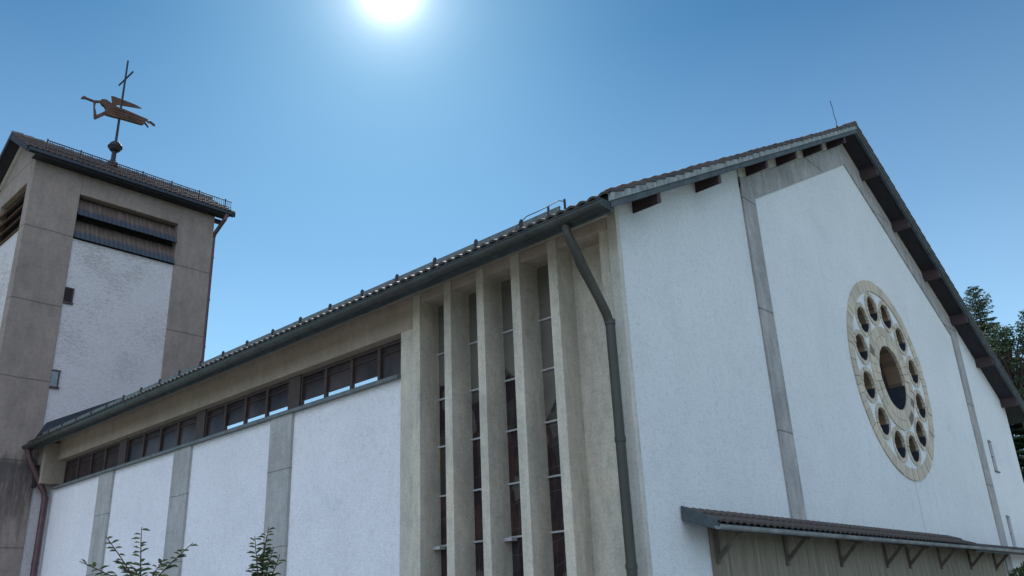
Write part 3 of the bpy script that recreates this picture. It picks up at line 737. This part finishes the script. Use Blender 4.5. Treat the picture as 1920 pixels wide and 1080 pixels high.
# flashing upstand where the nave roof meets the tower
b=MB()
b.prism_y([(13.55,zr(13.55)-.1),(21.6,zr(21.6)-.1),(21.6,zr(21.6)+.55),(14.05,zr(14.05)+.62)],42.50,42.59); b.build('roof_flashing',M['lining'],church)

# ------------------------------------------------------------------ weathervane
vane=thing('weathervane','rusty metal angel blowing a trumpet on a tall pole above the tower ridge','weathervane',(16.25,RY,PZ+.1))
YV=RY
b=MB(); b.lathe((16.25,YV,25.0),[(.0,-.1),(.34,-.1),(.30,.18),(.2,.26),(.17,.36),(.0,.36)],16); b.tube([(16.25,YV,25.2),(16.25,YV,26.0)],.13,12)
b.tube([(16.25,YV,26.0),(16.27,YV,32.25)],[.075,.05],8); pole=b.build('pole',M['iron'],vane,smooth=False)
b=MB(); prof=[(.36*math.sin(math.pi*k/12)+ (0.0),-.36*math.cos(math.pi*k/12)) for k in range(13)]
b.lathe((16.26,YV,26.25),prof,20); b.lathe((16.26,YV,26.25),[(.30,-.05),(.40,-.05),(.40,.03),(.30,.03)],20); b.build('ball',M['iron'],pole,smooth=False)
b=MB(); b.beam((16.3,YV-.95,30.98),(16.3,YV+.95,30.98),.07,.08); b.build('cross_arm',M['iron'],pole)
trumpet=[(14.026,28.507),(14.055,28.645),(14.16,28.759),(14.317,28.714),(14.713,28.713),(15.094,28.865),(15.104,28.736),(14.908,28.632),(14.679,28.601),(14.302,28.605)]
body=[(15.086,28.921),(15.17,28.989),(15.362,29.047),(15.513,28.997),(15.745,28.908),(15.944,28.841),(16.389,28.854),(16.779,28.839),(17.107,28.826),(17.472,28.804),(17.853,28.788),(17.877,28.692),(17.719,28.563),(17.71,28.468),(17.654,28.33),(17.5,28.287),(16.982,28.236),(16.472,28.187),(15.85,28.093),(15.509,28.062),(15.432,28.13),(15.431,28.425),(15.326,28.563),(15.189,28.612),(15.108,28.708)]
arm=[(14.716,28.603),(14.848,28.62),(14.829,28.302),(14.988,27.846),(15.409,28.305),(15.522,28.111),(15.323,27.921),(14.967,27.546),(14.868,27.554)]
wing=[(15.627,29.432),(15.8,29.474),(16.183,29.477),(16.7,29.486),(17.094,29.474),(17.448,29.396),(17.309,29.334),(16.736,29.191),(16.296,29.083),(16.049,29.016),(15.956,28.847),(15.743,28.923),(15.681,29.209)]
foot1=[(17.877,28.692),(18.077,28.763),(18.34,28.647),(18.354,28.524),(18.237,28.542),(18.06,28.619),(17.889,28.591)]
foot2=[(17.708,28.49),(17.786,28.561),(17.998,28.348),(17.966,28.274),(17.854,28.378)]
ang=MB().prism_y(body,YV-.10,YV+.10); 
# folds of the robe
for za,zb in ((28.62,28.70),(28.45,28.50),(28.3,28.38)): ang.beam((15.8,YV-.115,za),(17.5,YV-.105,zb),.03,.035)
an=ang.build('angel_figure',M['copper'],vane,bevel=.02)
MB().prism_y(trumpet,YV-.06,YV+.06).build('trumpet',M['copper'],an,bevel=.01)
MB().prism_y(arm,YV-.05,YV+.05).build('arm',M['copper'],an,bevel=.01)
MB().prism_y(wing,YV-.03,YV+.03).build('wing',M['copper'],an)
MB().prism_y(foot1,YV-.05,YV+.03).build('foot',M['copper'],an)
MB().prism_y(foot2,YV-.02,YV+.06).build('foot',M['copper'],an)

# ------------------------------------------------------------------ vegetation
def leafquad(b,p,d,l,wd,up=None,curl=.15):
    d=d.normalized(); u=up or Vector((random.uniform(-1,1),random.uniform(-1,1),random.uniform(.2,1)))
    r=d.cross(u)
    if r.length<.05: r=d.cross(Vector((1,0,0)))
    r.normalize(); nn=r.cross(d)
    i=len(b.v)
    b.v+=[p,p+d*l*.28+r*wd*.5+nn*l*curl*.3,p+d*l*.65+r*wd*.42+nn*l*curl*.2,p+d*l-nn*l*curl,p+d*l*.65-r*wd*.42+nn*l*curl*.2,p+d*l*.28-r*wd*.5+nn*l*curl*.3]
    b.f+=[(i,i+1,i+2,i+3),(i,i+3,i+4,i+5)]
def shoot(sb,lb,a,t,n,r0=.010,ls=.15,droop=.0,dens=1.):
    a=Vector(a);t=Vector(t); L_=(t-a).length; mid=(a+t)/2+Vector((random.uniform(-.06,.06),random.uniform(-.06,.06),.04*L_))
    pts=[]
    for k in range(9):
        s=k/8; pts.append(a*(1-s)**2+mid*2*s*(1-s)+t*s*s)
    sb.tube(pts,[r0*(1-.75*k/8)+.003 for k in range(9)],5)
    ax=(t-a).normalized()
    side=ax.cross(Vector((0,0,1)))
    if side.length<.1: side=Vector((.72,-.69,0))
    side.normalize()
    view=Vector((.72,-.69,0))
    for k in range(n):
        s=(.08+.92*k/n); p=a*(1-s)**2+mid*2*s*(1-s)+t*s*s
        for sg in (1,-1):
            if random.random()>.78*dens: continue
            dv=(view*sg*random.uniform(.6,1.1)+Vector((random.uniform(-.4,.4),random.uniform(-.5,.5),random.uniform(-.15,.45)))+ax*.25)
            leafquad(lb,p+ax*random.uniform(-.02,.02),dv,ls*random.uniform(.75,1.25)*(1-.25*s),ls*.42,Vector((random.uniform(-.3,.3),random.uniform(-.3,.3),1)),.25)
def shrub(name,label,base,fork,tips,extra,seed):
    random.seed(seed)
    root=thing(name,label,'shrub',base,'leafy shrubs in front of the side wall')
    sb=MB(); lb=MB(); base=Vector(base); fork=Vector(fork)
    sb.tube([base,base*.5+fork*.5+Vector((.04,0,0)),fork],[.07,.05,.035],8)
    for t,n in tips: shoot(sb,lb,fork+Vector((random.uniform(-.03,.03),0,random.uniform(-.15,0))),t,n)
    # lower bushy growth
    for k in range(extra):
        h=random.uniform(.25,1.); a=base.lerp(fork,h); an_=random.uniform(0,6.283)
        rr=random.uniform(.25,.75)*(1.2-h*.5); t=a+Vector((math.cos(an_)*rr,math.sin(an_)*rr,random.uniform(.15,.7)*(1.1-h*.55)))
        shoot(sb,lb,a,t,7,.008,.14)
    sb.build('stem',M['twig'],root,smooth=False); lb.build('leaves',M['leaf'],root,fix=False)
shrub('cherry_shrub','young leafy shrub with three spreading shoots in front of the side wall near the tower',(5.85,12.75,GZ),(5.82,12.72,.62),
  [((5.735,12.77,1.44),13),((5.31,12.96,1.31),13),((6.40,12.46,1.21),13),((5.03,13.07,.97),9),((5.5,12.9,.98),6),((6.0,12.5,.98),7),((5.6,12.7,.9),6)],15,3)
shrub('cherry_shrub','upright leafy shrub in front of the side wall, nearer the tall concrete fins',(7.3,11.97,GZ),(7.31,11.95,.50),
  [((7.335,11.92,1.43),22),((7.165,12.03,1.30),12),((7.50,11.83,1.02),9),((7.40,11.86,1.12),12),((7.22,12.0,1.02),10),((7.30,11.95,1.2),12)],16,9)

def spruce(label,bx,by,top,rad,seed,group='spruces standing behind the church'):
    random.seed(seed)
    root=thing('spruce_tree',label,'tree',(bx,by,GZ),group)
    tb=MB(); tb.tube([(bx,by,GZ),(bx+.1,by,(GZ+top)*.5),(bx,by,top)],[.38,.22,.03],8); tb.build('trunk',M['bark'],root)
    nb=MB(); H=top-GZ; z=top-.15; bb=MB()
    while z>GZ+3:
        f=(top-z)/H; Lb=rad*(.10+min(1.,f*2.3)**.85)*1.0
        nbr=5 if f<.06 else 7
        a0=random.uniform(0,6.28)
        for k in range(nbr):
            a=a0+6.283*k/nbr+random.uniform(-.3,.3); l=Lb*random.uniform(.62,1.12)
            dirh=Vector((math.cos(a),math.sin(a),0)); side=Vector((-dirh.y,dirh.x,0))
            st=Vector((bx,by,z+random.uniform(-.12,.12)))
            seg=max(4,int(l/.16)); up0=.55 if f<.1 else .18
            pts=[]
            for q in range(seg+1):
                s=q/seg; pts.append(st+dirh*l*s+Vector((0,0,l*(up0*s-.42*s*s*(1 if f>.08 else .2)+.18*s**4))))
            bb.tube([pts[0],pts[seg//2],pts[-1]],[.045*(.3+f),.03*(.3+f),.01],4,False)
            for q in range(seg):
                s=(q+.6)/seg; p=pts[q].lerp(pts[q+1],.5); tl=l*.34*(1-s*.75)*random.uniform(.7,1.2)+.10
                for sg in (1,-1):
                    dd=(dirh*.75+side*sg*.85+Vector((0,0,random.uniform(-.28,.02)))).normalized()
                    m=max(2,int(tl/.13))
                    for w_ in range(m):
                        pp=p+dd*tl*(w_/m)
                        for _ in range(2):
                            leafquad(nb,pp+Vector((0,0,random.uniform(-.05,.03))),dd+Vector((random.uniform(-.5,.5),random.uniform(-.5,.5),random.uniform(-.55,.25))),random.uniform(.15,.27),.065,None,.1)
        z-=.36 if f<.12 else .50
    bb.build('limbs',M['bark'],root); nb.build('crown',M['needle'],root,fix=False)
spruce('dark spruce whose pointed tip stands just beyond the right roof slope',73.3,15.8,23.3,3.6,4)
spruce('dark spruce cut by the right edge of the photo, behind the roof slope',79.6,13.6,22.2,3.3,5)
def broadleaf(label,bx,by,top,rad,seed,nclump=90):
    random.seed(seed)
    root=thing('leafy_tree',label,'tree',(bx,by,GZ))
    tb=MB(); cz=top-rad*1.15; tb.tube([(bx,by,GZ),(bx+.2,by,(GZ+cz)/2),(bx,by,cz)],[.5,.36,.22],8)
    lb=MB()
    for k in range(nclump):
        v=Vector((random.gauss(0,1),random.gauss(0,1),random.gauss(0,1))).normalized()*random.uniform(.35,1.)**.6
        c=Vector((bx+v.x*rad*random.uniform(.85,1.1),by+v.y*rad,cz+v.z*rad*1.12)); 
        tb.tube([(bx,by,cz-rad*.5),((bx+c.x)/2,(by+c.y)/2,(cz+c.z)/2+.2),c],[.09,.05,.015],4,False)
        cr=random.uniform(.35,.75)
        for _ in range(75):
            o=Vector((random.gauss(0,.45),random.gauss(0,.45),random.gauss(0,.36)))*cr
            leafquad(lb,c+o,Vector((random.uniform(-1,1),random.uniform(-1,1),random.uniform(-.8,.5))),random.uniform(.15,.26),.11,None,.1)
    tb.build('trunk',M['bark'],root); lb.build('crown',M['needle'],root,fix=False)
broadleaf('rounded dark tree filling the gap between the two spruces, beyond the roof',71.2,14.1,19.2,3.3,6,150)
# low evergreen bush at lower right
random.seed(12)
root=thing('bush','clipped green bush below the right end of the entrance canopy','bush',(33.2,7.55,GZ))
b=MB()
for k in range(10):
    a=random.uniform(0,6.28); b.tube([(33.2,7.55,GZ),(33.2+.5*math.cos(a),7.55+.4*math.sin(a),-.6),(33.2+1.1*math.cos(a),7.55+.6*math.sin(a),.5)],[.05,.03,.01],5)
b.build('stem',M['bark'],root)
lb=MB()
for k in range(7000):
    v=Vector((random.gauss(0,1),random.gauss(0,1),random.gauss(0,1))).normalized()*(random.uniform(.5,1.)**.5)
    nn=1+.10*noise.noise(v*3)
    p=Vector((33.2+v.x*1.55*nn,7.55+v.y*.95*nn,-.65+v.z*1.52*nn))
    leafquad(lb,p,v+Vector((random.uniform(-.7,.7),random.uniform(-.7,.7),random.uniform(-.3,.8))),random.uniform(.09,.16),.055,None,.1)
lb.build('leaves',M['bush'],root,fix=False)
